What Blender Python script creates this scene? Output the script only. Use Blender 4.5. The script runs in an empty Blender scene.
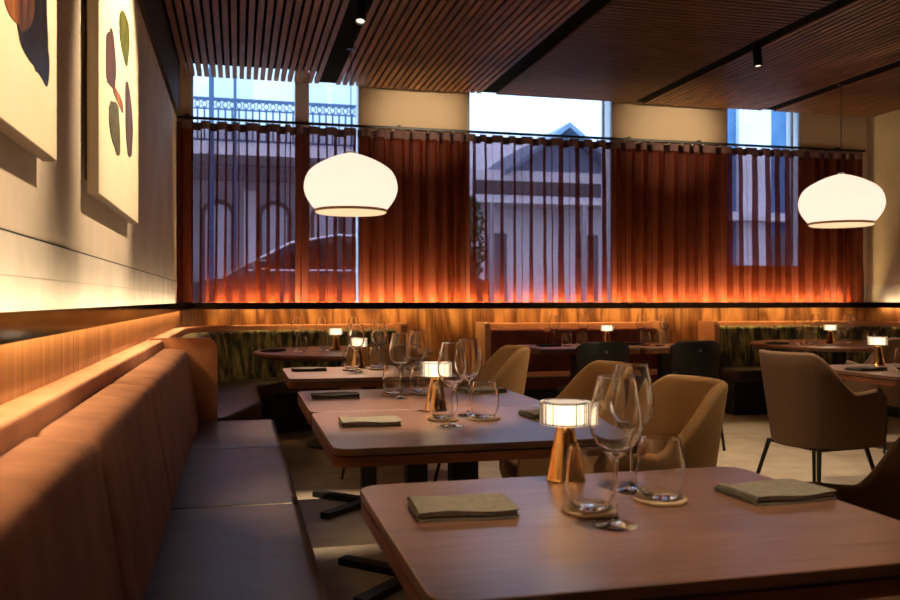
import bpy, bmesh, math, random
from mathutils import Vector, Matrix
random.seed(7)
R = math.radians
PI = math.pi
SC = bpy.context.scene
COL = SC.collection

# ------------------------------------------------------------------ camera
cam_d = bpy.data.cameras.new('camera'); cam = bpy.data.objects.new('camera', cam_d); COL.objects.link(cam)
CAM_H = 1.14
cam.location = (0, 0, CAM_H); cam.rotation_euler = (R(90), 0, R(-14.0))
cam_d.sensor_width = 36; cam_d.lens = 34; cam_d.clip_start = .02; cam_d.clip_end = 200
cam_d.dof.use_dof = True; cam_d.dof.focus_distance = 3.6; cam_d.dof.aperture_fstop = 5.0
SC.camera = cam
# ------------------------------------------------------------------ world (overcast blue dusk), exposure
w = bpy.data.worlds.new('dusk_sky'); SC.world = w; w.use_nodes = True
wn = w.node_tree.nodes['Background']; wn.inputs[0].default_value = (.50, .71, 1.0, 1); wn.inputs[1].default_value = 2.15
SC.view_settings.view_transform = 'Standard'; SC.view_settings.look = 'None'
SC.view_settings.exposure = 1.12; SC.view_settings.gamma = 1; SC.view_settings.use_curve_mapping = False
cy = SC.cycles
cy.use_denoising = True; cy.max_bounces = 16; cy.diffuse_bounces = 4; cy.glossy_bounces = 6
cy.transmission_bounces = 16; cy.transparent_max_bounces = 32; cy.sample_clamp_indirect = 6.0
WARM = (1.0, .74, .46); LED = (1.0, .57, .19)
LED_UP, LED_DOWN, LED_LEFT = 130.0, 24.0, 11.0
SPOT_ART, SPOT_TABLE = 160.0, 90.0

# ------------------------------------------------------------------ materials
MATS = {}
def nt(name):
    m = bpy.data.materials.new(name); m.use_nodes = True; MATS[name] = m
    n = m.node_tree.nodes; l = m.node_tree.links
    return m, n, l, n['Principled BSDF']
def c4(c): return (c[0], c[1], c[2], 1)
def mat(name, c1, c2=None, rough=.5, metal=0, scale=6, stretch=(1, 1, 1), bump=0, bscale=None, detail=4, lo=.35, hi=.65, sheen=0, coat=0, spec=None, rand=0, dist=0):
    m, n, l, b = nt(name)
    b.inputs['Roughness'].default_value = rough; b.inputs['Metallic'].default_value = metal
    if sheen: b.inputs['Sheen Weight'].default_value = sheen; b.inputs['Sheen Roughness'].default_value = .5; b.inputs['Sheen Tint'].default_value = c4(c1)
    if coat: b.inputs['Coat Weight'].default_value = coat; b.inputs['Coat Roughness'].default_value = max(.15, rough * .75); b.inputs['Coat IOR'].default_value = 1.7
    if spec is not None: b.inputs['Specular IOR Level'].default_value = spec
    b.inputs['Base Color'].default_value = c4(c1)
    tc = n.new('ShaderNodeTexCoord'); mp = n.new('ShaderNodeMapping'); mp.inputs['Scale'].default_value = stretch
    l.new(tc.outputs['Object'], mp.inputs['Vector']); vec = mp.outputs['Vector']
    if rand:
        oi = n.new('ShaderNodeObjectInfo'); ml = n.new('ShaderNodeMath'); ml.operation = 'MULTIPLY'; ml.inputs[1].default_value = 40 * rand
        l.new(oi.outputs['Random'], ml.inputs[0]); ad = n.new('ShaderNodeVectorMath'); ad.operation = 'ADD'
        l.new(vec, ad.inputs[0]); l.new(ml.outputs[0], ad.inputs[1]); vec = ad.outputs[0]
    if c2 is not None:
        t = n.new('ShaderNodeTexNoise'); t.inputs['Scale'].default_value = scale; t.inputs['Detail'].default_value = detail; t.inputs['Distortion'].default_value = dist
        r = n.new('ShaderNodeValToRGB'); r.color_ramp.elements[0].color = c4(c1); r.color_ramp.elements[1].color = c4(c2)
        r.color_ramp.elements[0].position = lo; r.color_ramp.elements[1].position = hi
        l.new(vec, t.inputs['Vector']); l.new(t.outputs['Fac'], r.inputs['Fac']); l.new(r.outputs['Color'], b.inputs['Base Color'])
    if bump:
        t2 = n.new('ShaderNodeTexNoise'); t2.inputs['Scale'].default_value = bscale or scale; t2.inputs['Detail'].default_value = 4
        bp = n.new('ShaderNodeBump'); bp.inputs['Strength'].default_value = bump; bp.inputs['Distance'].default_value = .01
        l.new(vec, t2.inputs['Vector']); l.new(t2.outputs['Fac'], bp.inputs['Height']); l.new(bp.outputs['Normal'], b.inputs['Normal'])
    return m
def emit(name, col, s, base=(.8, .75, .65)):
    m, n, l, b = nt(name)
    b.inputs['Base Color'].default_value = c4(base); b.inputs['Emission Color'].default_value = c4(col); b.inputs['Emission Strength'].default_value = s
    b.inputs['Roughness'].default_value = .6
    return m
def flame_wood(name, c1, c2, c3, rough=.4, period=3.2):
    m, n, l, b = nt(name); b.inputs['Roughness'].default_value = rough
    tc = n.new('ShaderNodeTexCoord'); mp = n.new('ShaderNodeMapping'); mp.inputs['Scale'].default_value = (1, 1, .22)
    l.new(tc.outputs['Object'], mp.inputs['Vector'])
    oi = n.new('ShaderNodeObjectInfo'); ml = n.new('ShaderNodeMath'); ml.operation = 'MULTIPLY'; ml.inputs[1].default_value = .6
    l.new(oi.outputs['Random'], ml.inputs[0]); ad = n.new('ShaderNodeVectorMath'); l.new(mp.outputs[0], ad.inputs[0]); l.new(ml.outputs[0], ad.inputs[1])
    wv = n.new('ShaderNodeTexNoise'); wv.inputs['Scale'].default_value = period; wv.inputs['Detail'].default_value = 2; wv.inputs['Distortion'].default_value = .6
    l.new(ad.outputs[0], wv.inputs['Vector'])
    m1 = n.new('ShaderNodeMath'); m1.operation = 'MULTIPLY'; m1.inputs[1].default_value = 9; l.new(wv.outputs['Fac'], m1.inputs[0])
    fr = n.new('ShaderNodeMath'); fr.operation = 'PINGPONG'; fr.inputs[1].default_value = 1; l.new(m1.outputs[0], fr.inputs[0])
    fn = n.new('ShaderNodeTexNoise'); fn.inputs['Scale'].default_value = 55; fn.inputs['Detail'].default_value = 3; 
    mp2 = n.new('ShaderNodeMapping'); mp2.inputs['Scale'].default_value = (1, 1, .05); l.new(tc.outputs['Object'], mp2.inputs[0]); l.new(mp2.outputs[0], fn.inputs['Vector'])
    mx = n.new('ShaderNodeMath'); mx.operation = 'MULTIPLY_ADD'; mx.inputs[1].default_value = .55; l.new(fr.outputs[0], mx.inputs[0])
    m3 = n.new('ShaderNodeMath'); m3.operation = 'MULTIPLY'; m3.inputs[1].default_value = .6; l.new(fn.outputs['Fac'], m3.inputs[0]); l.new(m3.outputs[0], mx.inputs[2])
    r = n.new('ShaderNodeValToRGB'); r.color_ramp.elements[0].color = c4(c1); r.color_ramp.elements[0].position = .2
    r.color_ramp.elements[1].color = c4(c3); r.color_ramp.elements[1].position = .85
    e = r.color_ramp.elements.new(.5); e.color = c4(c2)
    l.new(mx.outputs[0], r.inputs['Fac']); l.new(r.outputs['Color'], b.inputs['Base Color'])
    return m
def sheer(name, col, alpha):
    m, n, l, b = nt(name); n.remove(b); out = n['Material Output']
    tr = n.new('ShaderNodeBsdfTransparent'); tr.inputs[0].default_value = (.96, .66, .70, 1)
    d = n.new('ShaderNodeBsdfDiffuse'); d.inputs[0].default_value = c4(col); t = n.new('ShaderNodeBsdfTranslucent'); t.inputs[0].default_value = c4(col)
    m1 = n.new('ShaderNodeMixShader'); m1.inputs[0].default_value = .4; l.new(d.outputs[0], m1.inputs[1]); l.new(t.outputs[0], m1.inputs[2])
    m2 = n.new('ShaderNodeMixShader'); m2.inputs[0].default_value = alpha; l.new(tr.outputs[0], m2.inputs[1]); l.new(m1.outputs[0], m2.inputs[2]); l.new(m2.outputs[0], out.inputs[0])
    return m
def pane_glass(name, tint=(.96, .98, 1)):
    m, n, l, b = nt(name); n.remove(b); out = n['Material Output']
    tr = n.new('ShaderNodeBsdfTransparent'); tr.inputs[0].default_value = c4(tint); g = n.new('ShaderNodeBsdfGlossy'); g.inputs['Roughness'].default_value = .02
    f = n.new('ShaderNodeFresnel'); f.inputs[0].default_value = 1.45
    m2 = n.new('ShaderNodeMixShader'); l.new(f.outputs[0], m2.inputs[0]); l.new(tr.outputs[0], m2.inputs[1]); l.new(g.outputs[0], m2.inputs[2]); l.new(m2.outputs[0], out.inputs[0])
    return m
def glass(name, ior=1.47):
    m, n, l, b = nt(name)
    b.inputs['Base Color'].default_value = (1, 1, 1, 1); b.inputs['Transmission Weight'].default_value = 1; b.inputs['Roughness'].default_value = 0; b.inputs['IOR'].default_value = ior
    return m

mat('plaster', (.50, .42, .33), (.60, .51, .41), rough=.8, scale=2.5, bump=.12, bscale=9)
mat('concrete', (.50, .44, .37), (.62, .56, .48), rough=.75, scale=3, stretch=(1, 1.2, .8), bump=.1, bscale=12)
mat('beige_paint', (.68, .54, .36), (.72, .57, .385), rough=.7, scale=2)
mat('white_paint', (.72, .72, .73), rough=.45)
mat('dark_timber', (.045, .03, .02), (.06, .04, .026), rough=.8, spec=.2, scale=8, stretch=(6, .3, 6))
mat('bronze', (.008, .006, .005), (.012, .008, .006), rough=.10, scale=4, spec=.35)
mat('ceiling_black', (.006, .006, .007), rough=.9, spec=.05)
mat('slat_wood', (.125, .052, .026), (.25, .108, .052), rough=.5, scale=6, stretch=(3, .5, 3), rand=1, detail=6)
mat('slat_wood_cross_shaded', (.085, .036, .019), (.15, .064, .032), rough=.55, scale=6, stretch=(.5, 3, 3), rand=1, detail=6)  # same wood as the other slats, with their shade put into a darker colour
mat('floor_stone', (.32, .26, .20), (.42, .35, .27), rough=.5, scale=5, bump=.05, bscale=30, detail=8)
flame_wood('wall_wood', (.075, .025, .008), (.26, .105, .034), (.54, .28, .11), rough=.38)
mat('wall_wood_straight', (.20, .085, .03), (.42, .21, .085), rough=.4, scale=30, stretch=(1, 1, .04), rand=1, detail=3)
mat('table_wood', (.115, .050, .030), (.20, .095, .058), rough=.40, spec=1.0, coat=.6, scale=9, stretch=(.5, 7, 3), rand=1, detail=5, bump=.02)
mat('table_edge', (.13, .042, .02), (.21, .075, .035), rough=.35, scale=9, stretch=(1, 1, 6), rand=1)
mat('black_metal', (.012, .012, .013), rough=.4, metal=.3)
mat('black_matte', (.010, .010, .011), rough=.7)
mat('suede', (.31, .14, .09), (.46, .24, .16), rough=.9, scale=9, stretch=(1, 1, .6), sheen=.25, bump=.25, bscale=14, lo=.3, hi=.7)
mat('tan_leather', (.44, .19, .09), (.54, .25, .13), rough=.6, scale=7, bump=.06, bscale=60)
mat('seat_leather', (.034, .024, .025), (.055, .038, .038), rough=.36, scale=4, stretch=(.6, 1.6, 1), bump=.45, bscale=6)
mat('rust_fabric', (.13, .028, .016), (.19, .045, .025), rough=.85, scale=10, sheen=.2)
mat('pale_leather', (.50, .29, .16), (.58, .36, .21), rough=.45, scale=6)
mat('velvet_green', (.014, .018, .009), (.42, .36, .12), rough=.75, scale=13, stretch=(1.8, 1.8, .25), lo=.42, hi=.74, sheen=.35, detail=7, bump=.15, bscale=20)
mat('chair_fabric', (.30, .165, .062), (.36, .205, .085), rough=.85, scale=70, stretch=(1, 1, 6), sheen=.25, bump=.08, bscale=120)
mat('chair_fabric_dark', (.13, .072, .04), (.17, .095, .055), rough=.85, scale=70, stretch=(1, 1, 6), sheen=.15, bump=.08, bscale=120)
mat('black_leather', (.006, .006, .006), (.010, .009, .009), rough=.5, spec=.2, scale=8)
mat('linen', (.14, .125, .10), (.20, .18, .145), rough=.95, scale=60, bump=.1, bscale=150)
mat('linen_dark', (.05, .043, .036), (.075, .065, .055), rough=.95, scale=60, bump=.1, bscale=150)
mat('coaster_wood', (.36, .24, .14), (.46, .33, .21), rough=.6, scale=10, stretch=(1, 8, 1))
mat('brass', (.58, .29, .09), (.72, .40, .15), rough=.2, metal=1, scale=30, stretch=(1, 1, .1))
mat('canvas', (.72, .63, .45), (.76, .67, .49), rough=.85, scale=4, bump=.05, bscale=200)
mat('canvas_edge', (.55, .46, .33), rough=.85)
mat('frame_timber', (.13, .07, .035), (.17, .095, .05), rough=.5, scale=10, stretch=(3, .4, 3))
mat('paint_black', (.004, .003, .003), (.03, .014, .008), rough=.45, scale=8, stretch=(1, 2.5, .6), lo=.5)
mat('paint_brown', (.030, .010, .006), (.13, .05, .025), rough=.5, scale=10, stretch=(1, 3, .5))
mat('paint_rust', (.10, .018, .006), (.42, .15, .03), rough=.5, scale=9, stretch=(1, 3, .6))
mat('paint_green', (.010, .018, .005), (.16, .17, .015), rough=.5, scale=16, stretch=(1, 2.5, .8), dist=1.5)
mat('paint_sage', (.015, .02, .012), (.15, .13, .025), rough=.5, scale=16, stretch=(1, 2.5, .8), dist=1.5)
mat('paint_mauve', (.035, .018, .014), (.11, .055, .042), rough=.5, scale=10, stretch=(1, 3, .5))
mat('header_tape', (.16, .09, .09), rough=.9)
mat('cord_black', (.01, .01, .01), rough=.6)
mat('pendant_band', (.55, .38, .2), rough=.6)
mat('steel', (.6, .6, .6), rough=.25, metal=1)
glass('crystal'); glass('rib_glass', 1.3); MATS['rib_glass'].node_tree.nodes['Principled BSDF'].inputs['Roughness'].default_value = .12
pane_glass('window_pane')
sheer('sheer_rust', (.15, .030, .012), .66)
emit('led_up', (1.0, .66, .25), LED_UP); emit('led_down', LED, LED_DOWN); emit('led_left_down', (1.0, .62, .27), 22.0); emit('led_left', (1.0, .76, .46), LED_LEFT)
emit('pendant_diffuser', (1.0, .72, .40), .46)
emit('lamp_core', (1.0, .76, .48), .95)
emit('spot_lens', (1.0, .8, .55), 1.0)
def pendant_shade():
    m, n, l, b = nt('pendant_shade'); b.inputs['Roughness'].default_value = .8; b.inputs['Base Color'].default_value = (.8, .7, .55, 1)
    b.inputs['Emission Color'].default_value = (1.0, .72, .56, 1); b.inputs['Emission Strength'].default_value = .57
pendant_shade()
# street
mat('asphalt', (.10, .10, .105), (.14, .14, .145), rough=.85, scale=20)
mat('render_pale', (.62, .63, .66), (.70, .71, .73), rough=.8, scale=1.5)
mat('render_mid', (.30, .29, .32), (.36, .35, .37), rough=.8, scale=1.5)
mat('iron_blue', (.015, .05, .12), rough=.5)
mat('roof_sheet', (.66, .68, .72), (.72, .74, .77), rough=.5, scale=2)
mat('gable_slate', (.10, .16, .24), (.14, .2, .29), rough=.7, scale=6)
mat('timber_dark', (.055, .05, .06), rough=.7)
mat('house_window', (.05, .06, .08), rough=.08)
mat('curtained_glass', (.50, .53, .58), rough=.15)
mat('car_paint', (.035, .038, .055), rough=.12, coat=1)
mat('car_glass', (.012, .014, .018), rough=.04)
mat('rubber', (.015, .015, .015), rough=.8)
mat('chrome', (.75, .76, .78), rough=.12, metal=1)
mat('tail_red', (.45, .02, .015), rough=.2)
mat('leaf', (.02, .045, .012), (.05, .10, .03), rough=.6, scale=12, rand=1)
mat('bark', (.08, .055, .035), rough=.9)
mat('blue_wall', (.05, .13, .26), (.07, .17, .31), rough=.7, scale=3)

# ------------------------------------------------------------------ mesh helpers
class MB:
    def __init__(s): s.v = []; s.f = []
    def add(s, v, f):
        o = len(s.v); s.v += [tuple(p) for p in v]; s.f += [tuple(i + o for i in q) for q in f]; return s
    def box(s, x0, x1, y0, y1, z0, z1):
        return s.add([(x0, y0, z0), (x1, y0, z0), (x1, y1, z0), (x0, y1, z0), (x0, y0, z1), (x1, y0, z1), (x1, y1, z1), (x0, y1, z1)],
                     [(3, 2, 1, 0), (4, 5, 6, 7), (0, 1, 5, 4), (1, 2, 6, 5), (2, 3, 7, 6), (3, 0, 4, 7)])
    def tube(s, pts, r, n=10, r2=None):
        pts = [Vector(p) for p in pts]; rings = []; N = len(pts)
        for i, p in enumerate(pts):
            d = (pts[min(i + 1, N - 1)] - pts[max(i - 1, 0)]).normalized()
            a = d.cross(Vector((0, 0, 1)) if abs(d.z) < .95 else Vector((1, 0, 0))).normalized(); b = d.cross(a)
            rr = r if r2 is None else r + (r2 - r) * i / (N - 1)
            rings.append([p + a * math.cos(2 * PI * k / n) * rr + b * math.sin(2 * PI * k / n) * rr for k in range(n)])
        return s.loft(rings, True, True)
    def loft(s, rings, closed=True, caps=True):
        n = len(rings[0]); v = [p for r in rings for p in r]; f = []
        for i in range(len(rings) - 1):
            for k in range(n if closed else n - 1):
                a = i * n + k; b = i * n + (k + 1) % n; f.append((a, b, b + n, a + n))
        if caps: f.append(tuple(range(n - 1, -1, -1))); f.append(tuple(range((len(rings) - 1) * n, len(rings) * n)))
        return s.add(v, f)
    def lathe(s, prof, n=32, cx=0, cy=0, mod=None, cap=False):
        rings = []
        for (r, z) in prof:
            ring = []
            for k in range(n):
                a = 2 * PI * k / n; rr = r * (1 + (mod(k, z) if mod else 0)); ring.append((cx + rr * math.cos(a), cy + rr * math.sin(a), z))
            rings.append(ring)
        return s.loft(rings, True, cap)
    def prism(s, poly, z0, z1, ch=0):
        if ch:
            c = Vector((sum(p[0] for p in poly) / len(poly), sum(p[1] for p in poly) / len(poly)))
            def ins(p):
                d = c - Vector(p[:2]); k = ch / max(d.length, 1e-6) * 1.2; return (p[0] + d.x * k, p[1] + d.y * k)
            q = [ins(p) for p in poly]
            rings = [[(p[0], p[1], z0) for p in poly], [(p[0], p[1], z1 - ch) for p in poly], [(p[0], p[1], z1) for p in q]]
        else: rings = [[(p[0], p[1], z0) for p in poly], [(p[0], p[1], z1) for p in poly]]
        return s.loft(rings, True, True)
    def mesh(s, name, m, smooth=False, ang=None):
        me = bpy.data.meshes.new(name); me.from_pydata(s.v, [], s.f); me.update()
        bm = bmesh.new(); bm.from_mesh(me); bmesh.ops.remove_doubles(bm, verts=bm.verts, dist=1e-5) if smooth else None
        bmesh.ops.recalc_face_normals(bm, faces=bm.faces); bm.to_mesh(me); bm.free()
        if smooth:
            for p in me.polygons: p.use_smooth = True
            me.set_sharp_from_angle(angle=R(ang or 40))
        if m: me.materials.append(MATS[m])
        return me
    def build(s, name, m, parent=None, smooth=False, ang=None, loc=None):
        return obj(name, s.mesh(name, m, smooth, ang), parent, loc)
def obj(name, me, parent=None, loc=None):
    o = bpy.data.objects.new(name, me); COL.objects.link(o)
    if parent: o.parent = parent
    if loc: o.location = loc
    return o
def tag(o, label, cat=None, group=None, kind=None):
    o['label'] = label
    if cat: o['category'] = cat
    if group: o['group'] = group
    if kind: o['kind'] = kind
    return o
def struct(o, label=None):
    o['kind'] = 'structure'
    if label: o['label'] = label
    return o
def thing(name, label, cat, loc=(0, 0, 0), rz=0, group=None):
    o = bpy.data.objects.new(name, None); COL.objects.link(o); o.location = loc; o.rotation_euler = (0, 0, rz); o.empty_display_size = .1
    return tag(o, label, cat, group)
def dup(root, loc, rz, label, group=None):
    r = root.copy(); COL.objects.link(r); r.location = loc; r.rotation_euler = (0, 0, rz); r['label'] = label
    if group: r['group'] = group
    for ch in list(root.children):
        c = ch.copy(); COL.objects.link(c); c.parent = r
        for g in list(ch.children):
            d = g.copy(); COL.objects.link(d); d.parent = c
    return r
def rbox(x0, x1, y0, y1, z0, z1, r=.01, seg=3):
    bm = bmesh.new(); bmesh.ops.create_cube(bm, size=1)
    for v in bm.verts: v.co = ((x0 + x1) / 2 + v.co.x * (x1 - x0), (y0 + y1) / 2 + v.co.y * (y1 - y0), (z0 + z1) / 2 + v.co.z * (z1 - z0))
    bmesh.ops.bevel(bm, geom=list(bm.edges), offset=r, segments=seg, affect='EDGES', profile=.5)
    m = MB(); bm.verts.index_update(); m.add([tuple(v.co) for v in bm.verts], [tuple(v.index for v in f.verts) for f in bm.faces]); bm.free(); return m
def rrect(x0, x1, y0, y1, r, n=6):
    p = []
    for cx, cy, a0 in ((x1 - r, y1 - r, 0), (x0 + r, y1 - r, 90), (x0 + r, y0 + r, 180), (x1 - r, y0 + r, 270)):
        for k in range(n + 1): a = R(a0 + 90 * k / n); p.append((cx + r * math.cos(a), cy + r * math.sin(a)))
    return p
def round_poly(pts, r, n=4):
    out = []; N = len(pts)
    for i, p in enumerate(pts):
        p = Vector(p); a = Vector(pts[i - 1]) - p; b = Vector(pts[(i + 1) % N]) - p
        rr = min(r if not isinstance(r, (list, tuple)) else r[i], a.length * .45, b.length * .45)
        if rr < 1e-4: out.append(tuple(p)); continue
        p0 = p + a.normalized() * rr; p1 = p + b.normalized() * rr
        for k in range(n + 1):
            t = k / n; q = p0 * (1 - t) ** 2 + p * 2 * t * (1 - t) + p1 * t * t; out.append(tuple(q))
    return out
class Path:                       # polyline path with inward normals, param by length
    def __init__(s, segs): s.segs = segs; s.L = sum(g[0] for g in segs)
    def at(s, d):
        for i, (L, fn) in enumerate(s.segs):
            if d <= L + 1e-9 or i == len(s.segs) - 1: return fn(d)
            d -= L
def line(p, q, n):
    p = Vector(p); q = Vector(q); L = (q - p).length
    return (L, lambda d: (p + (q - p) * (d / L), Vector(n)))
def arc(c, r, a0, a1):
    c = Vector(c); L = abs(R(a1 - a0)) * r
    def fn(d):
        a = R(a0 + (a1 - a0) * d / L); e = Vector((math.cos(a), math.sin(a))); return (c + e * r, -e)
    return (L, fn)
def sweep(path, s0, s1, prof, step=.12, puff=0, scale=None, seam=.0):
    n = max(2, int((s1 - s0) / step) + 1); st = [s0 + (s1 - s0) * i / n for i in range(n + 1)]
    if puff: st = sorted(set(st[1:-1] + [s0 + puff * k for k in (0, .15, .4, .7, 1)] + [s1 - puff * k for k in (0, .15, .4, .7, 1)]))
    cx = sum(p[0] for p in prof) / len(prof); cz = sum(p[1] for p in prof) / len(prof); rings = []
    for s in st:
        P, N = path.at(s); e = 0
        if puff:
            u = min(s - s0, s1 - s, puff) / puff; e = puff * .55 * (1 - math.sqrt(max(0, 1 - (1 - u) ** 2)))
        ring = []
        for (d, z) in prof:
            dv = Vector((cx - d, cz - z)); L = dv.length
            if e and L > 0: k = min(.5, e / L); d += dv.x * k; z += dv.y * k
            if scale: d = scale(s, d)
            ring.append((P.x + N.x * d, P.y + N.y * d, z))
        rings.append(ring)
    return MB().loft(rings, True, True)

# ------------------------------------------------------------------ room shell
XW, XR, YB, YF, ZC = -.54, 6.83, 8.10, -3.2, 3.16
XP, YP, XRP = -.50, 8.06, 6.79           # faces of the timber panelling
struct(MB().box(XW - .3, XR + .3, YF - .3, YB + .3, -.12, 0).build('floor', 'floor_stone'), 'pale stone floor')
wl = struct(MB().box(XW - .25, XW, YF, YB + .25, 0, 3.5).build('wall_left', 'plaster'), 'plastered side wall')
MB().box(XW, XW + .003, YF, YB, 1.2, 1.304).build('concrete_panel', 'concrete', wl)
MB().box(XW, XW + .0025, YF, YB, 1.304, 1.309).build('shadow_joint', 'black_matte', wl)
MB().box(XW, XW + .003, YF, YB, 1.09, 1.1985).build('concrete_panel', 'concrete', wl)
wr = struct(MB().box(XR, XR + .25, YF, YB + .25, 0, 3.5).build('wall_right', 'plaster'), 'plastered far side wall')
MB().box(XR - .012, XR, YF, YB, 1.09, 1.304).build('concrete_panel', 'concrete', wr)
struct(MB().box(XW, XR, YF - .25, YF, 0, 3.5).build('wall_front', 'beige_paint'))
WIN = [(-.42, 1.14, 1.10), (2.20, 3.76, 1.10), (5.06, 5.985, 1.49)]
b = MB(); xs = XW
for (x0, x1, zs) in WIN:
    b.box(xs, x0, YB, YB + .25, 0, 3.5); b.box(x0, x1, YB, YB + .25, 0, zs); b.box(x0, x1, YB, YB + .25, 3.42, 3.5); xs = x1
b.box(xs, XR, YB, YB + .25, 0, 3.5)
wb = struct(b.build('wall_back', 'beige_paint'), 'beige window wall')
MB().box(5.985, XR, YB - .012, YB, 1.09, 1.304).build('concrete_panel', 'concrete', wb)
# panelling boards
def panels(parent, along, fixed, a0, a1, wdt, matn, face):
    n = round((a1 - a0) / wdt); wdt = (a1 - a0) / n; g = .003
    if along == 'x': me = MB().box(-wdt / 2 + g, wdt / 2 - g, 0, .036, 0, 1.085).mesh('wood_panel', matn)
    else: me = MB().box(-.036 if face > 0 else 0, 0 if face > 0 else .036, -wdt / 2 + g, wdt / 2 - g, 0, 1.085).mesh('wood_panel', matn)
    for i in range(n):
        c = a0 + (i + .5) * wdt
        obj('wood_panel', me, parent, (c, fixed, 0) if along == 'x' else (fixed, c, 0))
panels(wb, 'x', YP, XP, XRP, .46, 'wall_wood', -1)
panels(wl, 'y', XP, YF, YP, .9, 'wall_wood_straight', 1)
panels(wr, 'y', XRP, YF, YP, .9, 'wall_wood_straight', -1)
# ledges with led strips above and below
def ledge(name, lab, along, a0, a1, f, back, ledm):
    t = struct(bpy.data.objects.new(name, None), lab); COL.objects.link(t)
    def bx(u0, u1, z0, z1, s0, s1):
        u0, u1 = min(u0, u1), max(u0, u1)
        return MB().box(s0, s1, u0, u1, z0, z1) if along == 'x' else MB().box(u0, u1, s0, s1, z0, z1)
    sg = 1 if back > f else -1
    bx(f, f + sg * .014, 1.056, 1.117, a0, a1).build('fascia', 'bronze', t)
    bx(f + sg * .014, back, 1.078, 1.094, a0, a1).build('shelf', 'bronze', t)
    s0, s1 = a0 + (.30 if along == 'x' else .05), a1 - (.35 if along == 'x' else .05)
    q = [(f + sg * .0145, 1.0945), (f + sg * .0145, 1.111), (f + sg * .024, 1.0945)]        # wedge strip tilted towards the wall
    MB().loft([[(s, u, z) if along == 'x' else (u, s, z) for u, z in q] for s in (s0, s1)], True, True).build('led_strip', ledm, t)
    bx(f + sg * .026, f + sg * .040, 1.073, 1.078, s0, s1).build('led_strip', 'led_down' if along == 'x' else 'led_left_down', t)
    return t
ledge('trim_1', 'dark bronze ledge with lit strips along the side wall', 'y', YF, 7.90, -.43, XW, 'led_left')
ledge('trim_2', 'dark bronze ledge with lit strips under the curtains', 'x', XW, XR, 7.885, YB, 'led_up')
ledge('trim_3', 'dark bronze ledge on the far side wall', 'y', YF, 7.885, 6.72, XR, 'led_left')
struct(MB().box(XW, XW + .03, YF, 8.0, 2.79, 3.27).build('trim_4', 'dark_timber'), 'dark timber fascia under the ceiling')
struct(MB().box(XR - .03, XR, YF, 8.0, 3.17, 3.27).build('trim_5', 'dark_timber'))
# ceiling with slats
ce = struct(MB().box(XW, XR, YF, YB, 3.30, 3.42).build('ceiling', 'ceiling_black'), 'black ceiling above timber slats')
GAPS = [(.73, .89), (2.30, 2.46), (3.92, 4.06), (5.41, 5.57)]
edges = [XW + .06] + [g for p in GAPS for g in p] + [XR - .05]
sl = MB().box(-.02, .02, YF + .1, 8.0, ZC, ZC + .045).mesh('slat', 'slat_wood')
for k in range(5):
    a, bb = edges[2 * k], edges[2 * k + 1]
    if k == 2:
        wdt = bb - a; cs = MB().box(-wdt / 2, wdt / 2, -.02, .02, ZC, ZC + .045).mesh('slat', 'slat_wood_cross_shaded'); y = 7.98
        while y > 1.0: obj('slat', cs, ce, ((a + bb) / 2, y, 0)); y -= .06
    else:
        n = int((bb - a) / .06); st = (bb - a - .04) / (n - 1)
        for i in range(n): obj('slat', sl, ce, (a + .02 + i * st, 0, 0))
for k, (a, bb) in enumerate(GAPS):
    MB().box(a + .004, bb - .004, YF + .1, 7.99, 3.172, 3.30).build('light_track', 'ceiling_black', ce)
# windows
for i, (x0, x1, zs) in enumerate(WIN):
    t = struct(bpy.data.objects.new('window_%d' % (i + 1), None), ['wide window behind the sheer at the booth corner', 'middle window behind sheer folds', 'narrow window with a raised sill'][i]); COL.objects.link(t)
    yf0, yf1, fw = YB + .004, YB + .06, .022
    for xa, xb in ((x0, x0 + .012), (x1 - .012, x1)): MB().box(xa, xb, yf1, YB + .25, zs, 3.42).build('reveal', 'white_paint', t)
    MB().box(x0 + .012, x1 - .012, yf1, YB + .27, zs, zs + .012).build('sill', 'white_paint', t)
    MB().box(x0, x0 + fw, yf0, yf1, zs, 3.42).build('window_frame', 'white_paint', t); MB().box(x1 - fw, x1, yf0, yf1, zs, 3.42).build('window_frame', 'white_paint', t)
    MB().box(x0 + fw, x1 - fw, yf0, yf1, zs, zs + fw).build('window_frame', 'white_paint', t); MB().box(x0 + fw, x1 - fw, yf0, yf1, 3.37, 3.42).build('window_frame', 'white_paint', t)
    if i == 0:
        MB().box(.52, .65, yf0 - .003, yf1, zs, 3.42).build('mullion', 'white_paint', t); ps = [(x0 + fw, .52), (.65, x1 - fw)]
    elif i == 1:
        MB().box(x1 - .112, x1 - .10, yf0, yf1, zs + fw, 3.37).build('mullion', 'white_paint', t); ps = [(x0 + fw, x1 - .112), (x1 - .10, x1 - fw)]
    else:
        MB().box(x1 - .112, x1 - .10, yf0, yf1, zs + fw, 3.37).build('mullion', 'white_paint', t); ps = [(x0 + fw, x1 - .112), (x1 - .10, x1 - fw)]
    for (a, bb) in ps: MB().box(a, bb, yf0 + .025, yf0 + .031, zs + fw, 3.37).build('pane', 'window_pane', t)

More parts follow.
